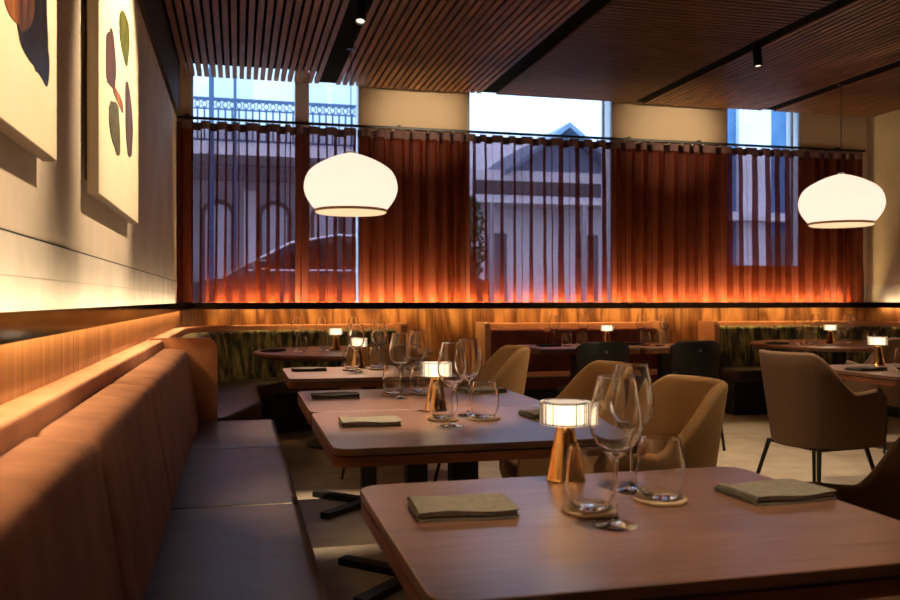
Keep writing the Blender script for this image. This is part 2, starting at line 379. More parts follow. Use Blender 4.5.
# ------------------------------------------------------------------ curtains
def curtain(x0, x1, label, seed):
    rnd = random.Random(seed); p = .150; n = int((x1 - x0) / p); p = (x1 - x0) / n
    t = thing('sheer_curtain', label, 'curtain', (0, 8.028, 0), 0, 'rust sheer curtains')
    amp = [rnd.uniform(.75, 1.2) for _ in range(n + 1)]; ov = [rnd.uniform(.13, .19) for _ in range(n + 1)]; drift = [rnd.uniform(-.022, .022) for _ in range(n + 1)]
    wd = [rnd.uniform(.55, 1.45) for _ in range(n)]; S = sum(wd); xe = [x0 + (x1 - x0) * sum(wd[:k]) / S for k in range(n + 1)]
    SUB = 18; rows = [1.105, 1.2, 1.35, 1.6, 1.9, 2.2, 2.45, 2.6, 2.68, 2.72]
    rings = []
    for z in rows:
        h = (2.72 - z) / 1.6; ring = []
        for i in range(n):
            for k in range(SUB):
                u = k / SUB; A = amp[i] + (amp[i + 1] - amp[i]) * u; O = ov[i] + (ov[i + 1] - ov[i]) * u; D = drift[i] + (drift[i + 1] - drift[i]) * u
                ring.append((xe[i] + (xe[i + 1] - xe[i]) * (u + O * math.sin(4 * PI * u) * (1 + .2 * h)) + D * h, (.046 + .012 * h) * A * math.cos(2 * PI * u) + .006 * math.sin(9 * z + i), z))
        rings.append(ring)
    MB().loft(rings, False, False).build('cloth', 'sheer_rust', t, True, 180)
    ring2 = [[(q[0], q[1] - .002, z) for q in rings[-1]] for z in (2.685, 2.76)]
    MB().loft(ring2, False, False).build('header_tape', 'header_tape', t, True, 180)
    gl = MB().box(-.006, .006, -.006, .006, 2.755, 2.777).mesh('glider', 'white_paint')
    for i in range(n): obj('glider', gl, t, (xe[i] + (xe[i + 1] - xe[i]) * .25, .0, 0))
    return t
curtain(-.535, 1.12, 'rust sheer curtain hanging in the left corner behind the near pendant', 1)
curtain(1.105, 3.815, 'rust sheer curtain across the middle window and beige pier left of it', 2)
curtain(3.805, 6.72, 'rust sheer curtain at the narrow window beside the far pendant', 3)
tr = thing('curtain_track', 'slim black curtain track running across the window wall', 'curtain track', (0, 8.028, 0))
MB().box(-.535, 6.74, -.012, .012, 2.777, 2.80).build('rail', 'black_metal', tr)
for x in (-.45, 1.5, 3.9, 4.7, 6.4): MB().box(x - .015, x + .015, -.01, .072, 2.80, 2.815).build('bracket', 'black_metal', tr)

# ------------------------------------------------------------------ pictures on the left wall
def picture(y0, y1, label, strokes):
    t = thing('canvas_painting', label, 'painting', (XW, y0, 1.52)); W = y1 - y0; H = 1.06
    MB().box(.0, .022, .06, W - .06, .06, H - .06).build('stretcher', 'frame_timber', t)
    MB().box(.022, .056, 0, W, .004, H).build('canvas', 'canvas', t)
    MB().box(.020, .0565, -.001, W + .001, 0, .004).build('frame', 'frame_timber', t)
    MB().box(.018, .056, -.006, -.0005, 0, H).build('frame', 'canvas_edge', t)
    for i, (pts, m) in enumerate(strokes):
        q = round_poly([(a * W, c * H) for a, c in pts], .03, 4); rr = random.Random(i + int(y0 * 10)); qq = []
        for k, (a, c) in enumerate(q):                       # ragged brush edge
            a2, c2 = q[(k + 1) % len(q)]; qq.append((a, c))
            if math.hypot(a2 - a, c2 - c) > .03:
                for e in (.33, .66): qq.append((a + (a2 - a) * e + rr.uniform(-.008, .008), c + (c2 - c) * e + rr.uniform(-.008, .008)))
        q = qq
        MB().loft([[(.056, a, c) for a, c in q], [(.0575 + .0004 * i, a, c) for a, c in q]], True, True).build('brush_stroke', m, t)
picture(3.26, 4.50, 'pale canvas with four leaf-like brush strokes, nearer the window corner', [
    ([(.432, .774), (.526, .826), (.685, .828), (.71, .75), (.638, .621), (.505, .648), (.432, .687)], 'paint_green'),
    ([(.131, .581), (.251, .656), (.306, .627), (.353, .52), (.315, .44), (.216, .427), (.131, .431)], 'paint_brown'),
    ([(.305, .455), (.505, .445), (.53, .40), (.278, .425)], 'paint_rust'),
    ([(.593, .551), (.65, .572), (.746, .517), (.81, .409), (.771, .277), (.662, .252), (.604, .329), (.593, .46)], 'paint_mauve'),
    ([(.198, .354), (.287, .39), (.402, .402), (.432, .323), (.442, .217), (.372, .2), (.233, .247), (.19, .296)], 'paint_sage')])
picture(1.29, 2.53, 'large pale canvas with one black and rust feather stroke, nearer the camera', [
    ([(.64, .25), (.668, .193), (.737, .181), (.841, .175), (.905, .16), (.925, .219), (.90, .32), (.88, .45), (.82, .60), (.70, .62), (.66, .40)], 'paint_black'),
    ([(.50, .28), (.588, .227), (.651, .228), (.70, .249), (.70, .36), (.66, .52), (.54, .50)], 'paint_rust'),
    ([(.651, .228), (.68, .219), (.737, .248), (.777, .295), (.788, .40), (.721, .50), (.674, .35)], 'paint_brown')])

# ------------------------------------------------------------------ banquettes and booths
RAIL = round_poly([(.0, .10), (.0, .915), (.092, .915), (.092, .10)], [.0, .01, .014, 0])
def prof_back(th=.1, top=.872): return round_poly([(.094, .44), (.094, top), (.225, top - .012), (.292, .44)], [.01, .018, .030, .02], 5)
def prof_seat(front): return round_poly([(.24, .33), (.24, .452), (front, .452), (front - .01, .33)], [.01, .02, .035, .02], 5)
def banquette(name, label, cat, path, ends, seams_back, seams_rail, seams_seat, mback, mrail, mseat, front=.71, scale=None, group=None, mbase='black_matte'):
    P0, N0 = path.at(0); t = thing(name, label, cat, (P0.x, P0.y, 0)); off = Vector((P0.x, P0.y))
    pth = Path([(L, (lambda f: (lambda d: (f(d)[0] - off, f(d)[1])))(fn)) for (L, fn) in path.segs])
    sweep(pth, ends[0], ends[1], round_poly([(0, 0), (0, .33), (front - .07, .33), (front - .07, 0)], 0), scale=scale).build('plinth', mbase, t)
    for a, b_ in zip(seams_rail[:-1], seams_rail[1:]): sweep(pth, a + .001, b_ - .001, RAIL, puff=.012).build('back_rail', mrail, t, True, 50)
    for a, b_ in zip(seams_back[:-1], seams_back[1:]): sweep(pth, a + .001, b_ - .001, prof_back(), puff=.06).build('back_cushion', mback, t, True, 60)
    for a, b_ in zip(seams_seat[:-1], seams_seat[1:]): sweep(pth, a + .001, b_ - .001, prof_seat(front), puff=.04, scale=scale).build('seat_cushion', mseat, t, True, 60)
    return t
def end_panel(t, x0, x1, y0, y1, h, m, name='end_panel', zb=.0):      # panel across x with one rounded top corner (at x1)
    q = round_poly([(x0, zb), (x0, h), (x1, h), (x1, zb)], [0, .01, .085, 0], 8)
    MB().loft([[(a, y, c) for a, c in q] for y in (y0, y1)], True, True).build(name, m, t, True, 30)
# left banquette: origin on the wall, path towards +y
L0 = -1.6
pb = Path([line((XP, L0), (XP, 5.03), (1, 0))])
sb = [0, .75 - L0 - .1, 1.87 - L0, 2.97 - L0, 4.10 - L0, 5.0 - L0]
bq = banquette('leather_banquette', 'long banquette with rust suede back cushions and dark leather seat along the side wall', 'banquette', pb, (0, 5.03 - L0), sb,
          [0, .8 - L0, 1.81 - L0, 2.82 - L0, 3.80 - L0, 4.8 - L0, 5.03 - L0], [0, .8 - L0, 1.85 - L0, 2.94 - L0, 4.08 - L0, 5.03 - L0], 'suede', 'tan_leather', 'seat_leather')
end_panel(bq, 0, .385, 5.035 - L0, 5.10 - L0, .925, 'tan_leather')
# corner booth 1
RC = 1.05
p1 = Path([line((XP, 5.16), (XP, YP - RC), (1, 0)), arc((XP + RC, YP - RC), RC, 180, 90), line((XP + RC, YP), (1.46, YP), (0, -1))])
def sc1(s, d): return d if d < .3 or s > .75 else .3 + (d - .3) * (.35 + .65 * s / .75)
LL = p1.L; cuts = [0, .62, 1.25, 1.9, 2.55, 3.2, LL - .66, LL] if LL > 3.9 else [LL * k / 6 for k in range(7)]
bt = banquette('corner_booth', 'curved corner booth in dark green velvet under the near pendant lamp', 'booth', p1, (0, LL), cuts, [0, LL * .34, LL * .67, LL], [0, LL * .33, LL * .66, LL], 'velvet_green', 'tan_leather', 'seat_leather', .66, sc1)
def end_side(t, xa, xb, ytip, h, m):   # panel standing along y, rounded at the room side
    ox, oy = t.location.x, t.location.y
    q = round_poly([(YP, 0), (YP, h), (ytip, h), (ytip, 0)], [0, .01, .085, 0], 8)
    MB().loft([[(x - ox, a - oy, c) for a, c in q] for x in (xa, xb)], True, True).build('end_panel', m, t, True, 30)
end_side(bt, 1.462, 1.52, YP - .33, .925, 'tan_leather')
# middle banquette
pm = Path([line((2.33, YP), (4.13, YP), (0, -1))])
bm_ = banquette('rust_banquette', 'short rust red banquette under the middle window', 'banquette', pm, (0, 1.8), [0, .6, 1.2, 1.8], [0, .9, 1.8], [0, .9, 1.8], 'rust_fabric', 'tan_leather', 'rust_fabric', .80)
MB().tube([(0, -.795, .447), (1.8, -.795, .447)], .007, 8).build('piping', 'pale_leather', bm_, True)
end_side(bm_, 2.27, 2.328, YP - .33, .925, 'pale_leather'); end_side(bm_, 4.132, 4.19, YP - .33, .925, 'pale_leather')
# corner booth 2
p2 = Path([line((4.76, YP), (XRP - RC, YP), (0, -1)), arc((XRP - RC, YP - RC), RC, 90, 0), line((XRP, YP - RC), (XRP, 5.2), (-1, 0))])
L2 = p2.L
b2 = banquette('corner_booth', 'curved corner booth in dark green velvet under the far pendant lamp', 'booth', p2, (0, L2), [L2 * k / 6 for k in range(7)], [0, L2 / 3, L2 * 2 / 3, L2], [0, L2 / 3, L2 * 2 / 3, L2], 'velvet_green', 'tan_leather', 'seat_leather', .66)
end_side(b2, 4.70, 4.758, YP - .33, .925, 'tan_leather')

# ------------------------------------------------------------------ tables
def rect_table(label, x0, x1, y0, y1, group):
    cx, cy = (x0 + x1) / 2, (y0 + y1) / 2; hx, hy = (x1 - x0) / 2, (y1 - y0) / 2
    t = thing('dining_table', label, 'table', (cx, cy, 0), 0, group)
    MB().prism(rrect(-hx, hx, -hy, hy, .05), .721, .74, .0015).build('tabletop', 'table_wood', t, True, 25)
    MB().prism(rrect(-hx + .007, hx - .007, -hy + .007, hy - .007, .046), .715, .7212).build('shadow_groove', 'black_matte', t)
    MB().prism(rrect(-hx, hx, -hy, hy, .05), .690, .7152).build('edge_band', 'table_edge', t, True, 25)
    MB().box(-.12, .12, -.12, .12, .682, .6905).build('mounting_plate', 'black_metal', t)
    rbox(-.042, .042, -.042, .042, .03, .683, .006, 2).build('column', 'black_metal', t)
    ft = MB().box(.02, .38, -.03, .03, 0, .03).mesh('foot', 'black_metal')
    for k in range(4): o = obj('foot', ft, t); o.rotation_euler = (0, 0, R(45 + 90 * k))
    return t
def round_table(label, cx, cy, r):
    t = thing('round_table', label, 'table', (cx, cy, 0), 0, 'round booth tables'); n = 64
    MB().lathe([(0.001, .70), (r - .02, .70), (r, .712), (r, .735), (r - .005, .74), (0.001, .74)], n).build('tabletop', 'table_wood', t, True, 25)
    MB().lathe([(r + .001, .713), (r + .003, .716), (r + .003, .73), (r + .001, .733)], n).build('edge_band', 'table_edge', t, True, 60)
    MB().lathe([(.001, .03), (.06, .03), (.06, .70), (.001, .70)], 24).build('column', 'black_metal', t, True)
    MB().lathe([(.001, 0), (.30, 0), (.30, .015), (.07, .03), (.001, .03)], 40).build('base', 'black_metal', t, True)
    return t
TG = 'square tables along the leather banquette'
TX0, TX1 = .25, 1.165
TBL = [(1.09, 1.825), (2.28, 3.05), (3.0525, 3.78), (4.365, 5.09)]
rect_table('nearest dark wood table in the foreground with rounded corners', TX0, TX1, *TBL[0], TG)
rect_table('second wood table along the leather banquette, pushed against the third', TX0, TX1, *TBL[1], TG)
rect_table('third wood table along the leather banquette, touching the second', TX0, TX1, *TBL[2], TG)
rect_table('fourth wood table along the leather banquette, nearest the corner booth', TX0, TX1, *TBL[3], TG)
rect_table('left dark table before the rust banquette', 2.40, 3.285, 6.53, 7.22, 'tables before the rust banquette')
rect_table('right dark table before the rust banquette', 3.295, 4.05, 6.53, 7.22, 'tables before the rust banquette')
rect_table('dark table at the right edge with the high-backed tub chair', 3.32, 4.24, 3.72, 4.52, None)
RT1 = (.82, 6.75, .70); RT2 = (5.40, 6.76, .78)
round_table('round wood table in the corner booth under the near pendant', *RT1)
round_table('round wood table in the corner booth under the far pendant', *RT2)

# ------------------------------------------------------------------ tub chairs
def smooth(a, b, x): x = max(0, min(1, (x - a) / (b - a))); return x * x * (3 - 2 * x)
def tub_chair(mfab):
    t = thing('tub_chair', 'x', 'chair', (0, 0, 0), 0, 'upholstered tub chairs')
    def upath(f, W, D, A):           # f 0..1 round the U from one arm front to the other; faces +y
        arc_l = PI * (W + D) / 2; tot = 2 * A + arc_l; d = f * tot
        if d < A: return (-W, A - d), (-1, 0)
        if d > tot - A: return (W, d - tot + A), (1, 0)
        a = PI * (d - A) / arc_l; return (-W * math.cos(a), -D * math.sin(a)), Vector((-math.cos(a) / W, -math.sin(a) / D)).normalized()
    N = 72; rings = []
    for i in range(N + 1):
        f = i / N; g = min(f, 1 - f); top = .645 + .02 * smooth(.16, .02, g) + .215 * smooth(.155, .345, g) - .045 * smooth(.03, 0, g)
        ring = []
        zs = [.355, .40, .48, .56, .64, .72, .80, 1.0]
        def pt(z, off):
            k = (z - .35) / .5; W = .235 + .06 * k - off; D = .235 + .075 * k - off; (x, y), nn = upath(f, W, D, .245 - .02 * k); return (x, y, z)
        th = .040
        for k in range(8): ring.append(pt(.35 + (top - .02 - .35) * k / 7, 0))
        zt = top - .02
        for k in range(1, 6):
            a = PI * k / 6; ring.append(pt(zt + .02 * math.sin(a), th / 2 - th / 2 * math.cos(a)))
        for k in range(7, -1, -1): ring.append(pt(.35 + (top - .02 - .35) * k / 7, th))
        rings.append(ring)
    MB().loft(rings, True, True).build('shell', mfab, t, True, 60)
    sq = [(upath(i / 20, .225, .225, .20)[0]) for i in range(21)]
    sq += [(.20, .245), (0, .265), (-.20, .245)]
    m = MB(); m.prism(sq, .34, .39)
    m.build('seat_base', mfab, t)
    s2 = [(x * .96, y * .96 + .005) for x, y in sq]; s3 = [(x * .88, y * .88 + .005) for x, y in sq]
    MB().loft([[(x, y, .39) for x, y in s2], [(x * 1.01, y * 1.01, .43) for x, y in s2], [(x * .985, y * .985, .455) for x, y in s2], [(x, y, .47) for x, y in s3]], True, True).build('seat_cushion', mfab, t, True, 60)
    for sx in (-1, 1):
        for sy in (-1, 1):
            MB().tube([(sx * .19, sy * .16, .345), (sx * .265, sy * .235, 0)], .013, 8, .009).build('leg', 'black_metal', t, True)
    m = MB(); c = [(.19, .16), (-.19, .16), (-.19, -.16), (.19, -.16)]
    for k in range(4): m.tube([(*c[k], .338), (*c[(k + 1) % 4], .338)], .010, 8)
    m.build('underframe', 'black_metal', t, True)
    return t
def place(proto, state, x, y, rz, label):
    if not state: state.append(1); proto.location = (x, y, 0); proto.rotation_euler = (0, 0, rz); proto['label'] = label; return proto
    return dup(proto, (x, y, 0), rz, label)
tub = tub_chair('chair_fabric'); tubd = tub_chair('chair_fabric_dark'); s1, s2 = [], []
place(tub, s1, 1.36, 2.74, R(86), 'tan tub chair at the second table, seat turned to the banquette')
place(tub, s1, 1.39, 3.52, R(82), 'tan tub chair at the third table, behind the nearest lamp shade')
place(tub, s1, 1.40, 4.90, R(84), 'tan tub chair at the fourth table, left of the rust banquette')
place(tub, s1, .92, 5.62, R(-4), 'tan tub chair with its back to the fourth table, drawn to the near round table')
place(tubd, s2, 3.14, 4.12, R(-84), 'large brown tub chair seen from behind at the right edge table')
place(tubd, s2, 1.66, 1.70, R(95), 'dark tub chair cut by the right frame edge at the nearest table')
place(tubd, s2, 4.92, 5.55, R(-3), 'dark tub chair drawn to the far round table under the far pendant')

# black side chairs
def side_chair():
    t = thing('side_chair', 'x', 'chair', (0, 0, 0), 0, 'black side chairs')
    rbox(-.21, .21, -.2, .22, .42, .475, .02, 3).build('seat', 'black_leather', t, True, 50)
    rings = []
    for i in range(13):
        u = i / 12 * 2 - 1; yb = -.215 + .05 * u * u; x = .205 * u
        e = .02 * (abs(u) ** 6)
        rings.append([(x, yb - .014, .52 + e), (x, yb - .045, .82 - e * 2), (x, yb - .035, .835 - e * 2), (x, yb - .02, .835 - e * 2), (x, yb - .01, .82 - e * 2), (x, yb + .016, .52 + e)])
    MB().loft(rings, True, True).build('backrest', 'black_leather', t, True, 50)
    MB().lathe([(.001, 0), (.012, 0), (.012, .004), (.001, .004)], 16).build('stud', 'steel', t)
    s = t.children[-1]; s.rotation_euler = (R(90 - 6), 0, 0); s.location = (0, -.252, .76)
    for sx in (-1, 1):
        MB().tube([(sx * .18, .18, .42), (sx * .20, .20, 0)], .011, 8).build('leg', 'black_metal', t, True)
        MB().tube([(sx * .18, -.20, .60), (sx * .18, -.18, .44), (sx * .205, -.25, 0)], .011, 8).build('leg', 'black_metal', t, True)
    return t
sc_ = side_chair(); s3 = []
place(sc_, s3, 2.60, 5.98, R(0), 'black side chair backing towards us at the left dark table')
place(sc_, s3, 3.36, 5.98, R(0), 'black side chair backing towards us at the right dark table')

# ------------------------------------------------------------------ tableware
def lerp_prof(p, n=4):          # smooth a lathe profile with Catmull-Rom
    out = []
    for i in range(len(p) - 1):
        p0, p1, p2, p3 = p[max(i - 1, 0)], p[i], p[i + 1], p[min(i + 2, len(p) - 1)]
        for k in range(n):
            t = k / n; out.append(tuple(.5 * (2 * p1[j] + (p2[j] - p0[j]) * t + (2 * p0[j] - 5 * p1[j] + 4 * p2[j] - p3[j]) * t * t + (3 * p1[j] - p0[j] - 3 * p2[j] + p3[j]) * t ** 3) for j in (0, 1)))
    out.append(p[-1]); return out
T = .0021
bowl_o = lerp_prof([(.0045, .118), (.012, .124), (.030, .140), (.0445, .166), (.0465, .190), (.0425, .220), (.036, .250), (.0335, .265)], 4)
bowl_i = [(max(r - T, .0005), z + (.002 if r < .03 else 0)) for r, z in bowl_o]; bowl_i[0] = (.0005, .122)
foot_stem = [(.0005, 0), (.037, 0), (.038, .0012)] + lerp_prof([(.036, .0022), (.016, .0055), (.0055, .014), (.0038, .03), (.0036, .07), (.0038, .10), (.0045, .118)], 3)
WINE_ME = [MB().lathe(foot_stem + bowl_o[1:] + [(.0330, .2655)] + bowl_i[::-1], 36).mesh('wine_glass', 'crystal', True, 60)]
tb_o = lerp_prof([(.030, .0), (.0355, .006), (.0465, .030), (.049, .050), (.0455, .085), (.040, .112), (.0385, .118)], 4)
tb_i = [(r - .0016, max(z, .008)) for r, z in tb_o]
TUM_ME = MB().lathe([(.0005, 0)] + tb_o + [(.0378, .1186)] + tb_i[::-1] + [(.0005, .0085)], 36).mesh('tumbler', 'crystal', True, 60)
COA_ME = MB().lathe([(.0005, 0), (.050, 0), (.053, .002), (.053, .006), (.051, .008), (.0005, .008)], 40).mesh('coaster', 'coaster_wood', True, 30)
def napkin_mesh(w_, d_, seed, mname):
    rnd = random.Random(seed); th = .0042; lay = 3
    cl = []                       # centre line of the folded cloth in (y, z)
    z = th / 2 + .0008; y0, y1 = -d_ / 2, d_ / 2
    for L in range(lay):
        a, b_ = (y0, y1 - .004 * L) if L % 2 == 0 else (y1 - .004 * (L - 1), y0 + .006)
        for k in range(9): cl.append((a + (b_ - a) * k / 8, z))
        if L < lay - 1:
            s = 1 if b_ > a else -1
            for k in (1, 2, 3): an = -PI / 2 + PI * k / 4; cl.append((b_ + s * .003 * math.cos(an), z + .003 + .003 * math.sin(an)))
            z += .0062
    pts = [Vector(p) for p in cl]; up, dn = [], []
    for i, p in enumerate(pts):
        d = (pts[min(i + 1, len(pts) - 1)] - pts[max(i - 1, 0)]).normalized(); nn = Vector((-d.y, d.x)); up.append(p + nn * th / 2); dn.append(p - nn * th / 2)
    prof = up + dn[::-1]; rings = []
    for i in range(15):
        u = i / 14; x = -w_ / 2 + w_ * u; ring = []
        sk = .004 * math.sin(u * 5 + seed)
        for j, q in enumerate(prof): ring.append((x + .003 * math.sin(q.y * 400), q.x + sk, max(.0004, q.y * (1 + .10 * math.sin(u * 7 + q.x * 22 + seed)))))
        rings.append(ring)
    return MB().loft(rings, True, True).mesh('napkin', mname, True, 50)
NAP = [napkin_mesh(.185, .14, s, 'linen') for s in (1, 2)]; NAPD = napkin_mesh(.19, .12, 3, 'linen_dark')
def wine(x, y, label, z=.7402): return tag(obj('wine_glass', WINE_ME[0], None, (x, y, z)), label, 'wine glass', 'wine glasses')
def tumbler(x, y, label, z=.7402, g=None): return tag(obj('tumbler', TUM_ME, None, (x, y, z)), label, 'tumbler', 'water tumblers')
def coaster(x, y, label): return tag(obj('coaster', COA_ME, None, (x, y, .7401)), label, 'coaster', 'wooden coasters')
def napkin(x, y, rz, label, me=None):
    o = tag(obj('napkin', me or NAP[0], None, (x, y, .7401)), label, 'napkin', 'folded napkins'); o.rotation_euler = (0, 0, rz); return o
def table_lamp():
    t = thing('table_lamp', 'x', 'lamp', (0, 0, 0), 0, 'cordless table lamps')
    MB().lathe([(.001, 0), (.041, 0), (.043, .003), (.042, .008), (.020, .118), (.018, .121), (.001, .121)], 48, mod=lambda k, z: -.07 * abs(math.sin(k * PI / 6 * 1.0 + .3)) if .004 < z < .12 else 0).build('base', 'brass', t, True, 35)
    MB().lathe([(.001, .121), (.022, .121), (.022, .1255), (.001, .1255)], 24).build('collar', 'brass', t, True, 30)
    MB().lathe([(.001, .127), (.041, .127), (.041, .1705), (.001, .1705)], 40).build('diffuser', 'lamp_core', t, True, 30)
    n = 72; rib = lambda k, z: -.035 * (k % 2)
    MB().lathe([(.0475, .125), (.056, .125), (.0565, .128), (.0565, .172), (.056, .175), (.0475, .175), (.0475, .125)], n, mod=rib).build('ribbed_shade', 'rib_glass', t, False)
    MB().lathe([(.001, .1705), (.047, .1705), (.047, .1735), (.001, .1735)], 40).build('cap', 'white_paint', t, True, 30)
    return t
lmp = table_lamp(); s4 = []
def lamp(x, y, label):
    o = place(lmp, s4, x, y, R(random.uniform(0, 360)), label); o.location.z = .7401; return o

LONG = ['the nearest table', 'the second table along the leather banquette', 'the third table along the leather banquette', 'the fourth table along the leather banquette']
SET = [  # napkin left, napkin right, coaster/tumbler a, b, wine a, b, lamp
    dict(nl=(.41, 1.555, R(-3)), nr=(1.065, 1.525, R(4)), c=[(.644, 1.492), (.815, 1.54)], w=[(.649, 1.389), (.80, 1.636)], l=(.706, 1.772)),
    dict(nl=(.41, 2.715, R(-2)), nr=(1.05, 2.76, R(5)), c=[(.663, 2.75), (.80, 2.731)], w=[(.659, 2.617), (.776, 2.845)], l=(.695, 2.995)),
    dict(nl=(.386, 3.49, R(-2)), nr=(1.03, 3.56, R(4)), c=[(.637, 3.53), (.755, 3.54)], w=[(.641, 3.41), (.765, 3.65)], l=None),
    dict(nl=(.388, 4.85, R(0)), nr=(1.03, 4.75, R(3)), c=[(.626, 4.82), (.779, 4.86)], w=[(.636, 4.70), (.81, 4.98)], l=(.69, 5.01))]
for i, S in enumerate(SET):
    A = LONG[i]
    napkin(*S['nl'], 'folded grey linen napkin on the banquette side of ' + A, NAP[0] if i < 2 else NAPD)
    napkin(*S['nr'], 'folded grey linen napkin on the chair side of ' + A, NAP[1])
    for k, (x, y) in enumerate(S['c']):
        side = ('left', 'right')[k]
        coaster(x, y, '%s round wooden coaster on %s' % (side, A)); tumbler(x, y, '%s stemless tumbler on a coaster on %s' % (side, A), .7483)
    for k, (x, y) in enumerate(S['w']): wine(x, y, '%s of the two wine glasses on %s' % (('nearer', 'farther')[k], A))
    if S['l']: lamp(*S['l'], ['small brass lamp with ribbed glowing shade on the nearest table', 'small brass lamp at the joint of the second and third tables', '', 'small brass lamp behind the glasses on the fourth table'][i])
# booth 1
for k, (x, y) in enumerate([(.45, 6.78), (.66, 6.98), (.90, 6.82), (1.09, 6.86)]): wine(x, y, '%s wine glass of the row on the near round table' % ('leftmost', 'second', 'third', 'rightmost')[k])
for k, (x, y) in enumerate([(.47, 6.58), (.69, 6.75), (1.10, 6.62)]): tumbler(x, y, '%s tumbler on the near round table' % ('left', 'middle', 'right')[k])
napkin(.27, 6.75, R(60), 'folded napkin at the left of the near round table', NAPD); lamp(.76, 6.82, 'small brass lamp on the near round table')
# middle tables
for A, wx, tx, nx in (('left', ((2.695, 7.03), (3.0, 7.10)), ((2.745, 6.86), (2.86, 6.80)), (2.60, 6.90)), ('right', ((3.58, 7.12), (3.80, 7.10)), ((3.445, 6.78), (3.53, 6.68)), (3.42, 6.98))):
    B = 'on the %s dark table before the rust banquette' % A
    wine(*wx[0], 'left wine glass ' + B); wine(*wx[1], 'right wine glass ' + B); tumbler(*tx[0], 'left tumbler ' + B); tumbler(*tx[1], 'right tumbler ' + B)
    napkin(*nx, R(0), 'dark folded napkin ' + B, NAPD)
lamp(3.22, 7.08, 'small lamp on the left dark table before the rust banquette')
# booth 2
for k, (x, y) in enumerate([(4.93, 6.70), (5.33, 7.00), (5.53, 6.82), (5.62, 6.90)]): wine(x, y, '%s wine glass on the far round table' % ('leftmost', 'second from left', 'third from left', 'rightmost')[k])
for k, (x, y) in enumerate([(4.98, 6.62), (5.40, 6.75), (5.60, 6.60)]): tumbler(x, y, '%s tumbler on the far round table' % ('left', 'middle', 'right')[k])
napkin(4.76, 6.78, R(20), 'dark folded napkin on the far round table', NAPD); lamp(5.27, 6.72, 'small lamp on the far round table')
# right edge table
lamp(3.82, 4.44, 'small lamp on the table at the right edge'); napkin(3.47, 4.12, R(4), 'dark folded napkin on the table at the right edge', NAPD)
coaster(3.63, 4.02, 'coaster on the table at the right edge'); tumbler(3.63, 4.02, 'tumbler on the table at the right edge', .7483); wine(3.86, 4.10, 'wine glass on the table at the right edge')

# ------------------------------------------------------------------ pendants and track spots
def pendant():
    t = thing('pendant_lamp', 'x', 'pendant lamp', (0, 0, 0), 0, 'ribbed dome pendants')
    prof = lerp_prof([(.03, 2.318), (.11, 2.296), (.214, 2.252), (.317, 2.186), (.361, 2.115), (.374, 2.04), (.360, 1.975), (.328, 1.918), (.287, 1.866)], 5)
    MB().lathe(prof, 144, mod=lambda k, z: -.011 * (k % 2)).build('shade', 'pendant_shade', t, True, 80)
    MB().lathe([(.283, 1.866), (.290, 1.866), (.290, 1.845), (.283, 1.845), (.283, 1.866)], 72).build('rim_band', 'pendant_band', t, True, 30)
    MB().lathe([(.001, 1.838), (.20, 1.834), (.272, 1.836), (.284, 1.846)], 72).build('diffuser', 'pendant_diffuser', t, True, 60)
    MB().lathe([(.001, 2.335), (.03, 2.333), (.034, 2.318), (.001, 2.318)], 24).build('top_cap', 'white_paint', t, True)
    MB().tube([(0, 0, 2.33), (0, 0, 3.172)], .0035, 6).build('cord', 'cord_black', t)
    MB().lathe([(.001, 3.155), (.04, 3.155), (.04, 3.172), (.001, 3.172)], 24).build('ceiling_rose', 'black_metal', t)
    return t
pd = pendant(); pd['label'] = 'large cream dome pendant with fine ribs hanging before the left window'; pd.location = (.88, 6.82, 0)
dup(pd, (5.49, 6.85, 0), 0, 'large cream dome pendant with fine ribs hanging near the far right corner')
def spot(x, y, target, power, label, size=50, blend=.6, drop=.06):
    t = thing('track_spotlight', label, 'spotlight', (x, y, 3.172 - drop), 0, 'black track spotlights')
    MB().tube([(0, 0, 0), (0, 0, drop)], .012, 8).build('stem', 'black_metal', t)
    d = (Vector(target) - Vector((x, y, 3.1))).normalized(); q = d.to_track_quat('-Z', 'Y').to_euler()
    bd = MB().lathe([(.030, .09), (.036, .085), (.036, -.115), (.031, -.115), (.030, -.10), (.001, -.10)], 24).build('barrel', 'black_metal', t, True, 30); bd.rotation_euler = q
    MB().lathe([(.001, .09), (.030, .09)], 24).build('back_plate', 'black_metal', bd)
    MB().lathe([(.001, -.101), (.029, -.101)], 24).build('lens', 'spot_lens', bd)
    ld = bpy.data.lights.new('spot_beam', 'SPOT'); ld.energy = power; ld.color = WARM; ld.spot_size = R(size); ld.spot_blend = blend; ld.shadow_soft_size = .03
    lo = bpy.data.objects.new('spot_beam', ld); COL.objects.link(lo); lo.parent = t; lo.location = d * .13; lo.rotation_euler = q
GX = .81
spot(GX, 5.72, (.50, 4.80, .74), SPOT_TABLE * 3.4, 'black track spotlight above the fourth table aimed at the banquette tables', 24, .8)
spot(GX, 3.75, (XW, 3.85, 2.0), SPOT_ART, 'black track spotlight aimed at the canvas nearer the window', 56)
spot(GX, 2.00, (XW, 1.95, 2.0), SPOT_ART, 'black track spotlight aimed at the canvas nearer the camera', 56)
spot(GX, 2.95, (.52, 2.98, .74), SPOT_TABLE * 2.7, 'black track spotlight above the second and third tables', 28, .8)
spot(GX, 1.1, (.78, 1.55, .74), SPOT_TABLE * 1.15, 'black track spotlight above the nearest table', 36, .8)
spot(4.02, 5.99, (4.02, 5.6, 0), SPOT_TABLE * 1.4, 'black cylinder spotlight hanging from the ceiling between the two pendants', 64, .6, .06)
spot(2.38, 2.1, (1.5, 2.75, .6), SPOT_TABLE * .7, 'black track spotlight above the tub chairs', 34)
spot(2.38, 3.85, (2.7, 4.7, 0), SPOT_TABLE * 1.6, 'black track spotlight over the open floor', 62)
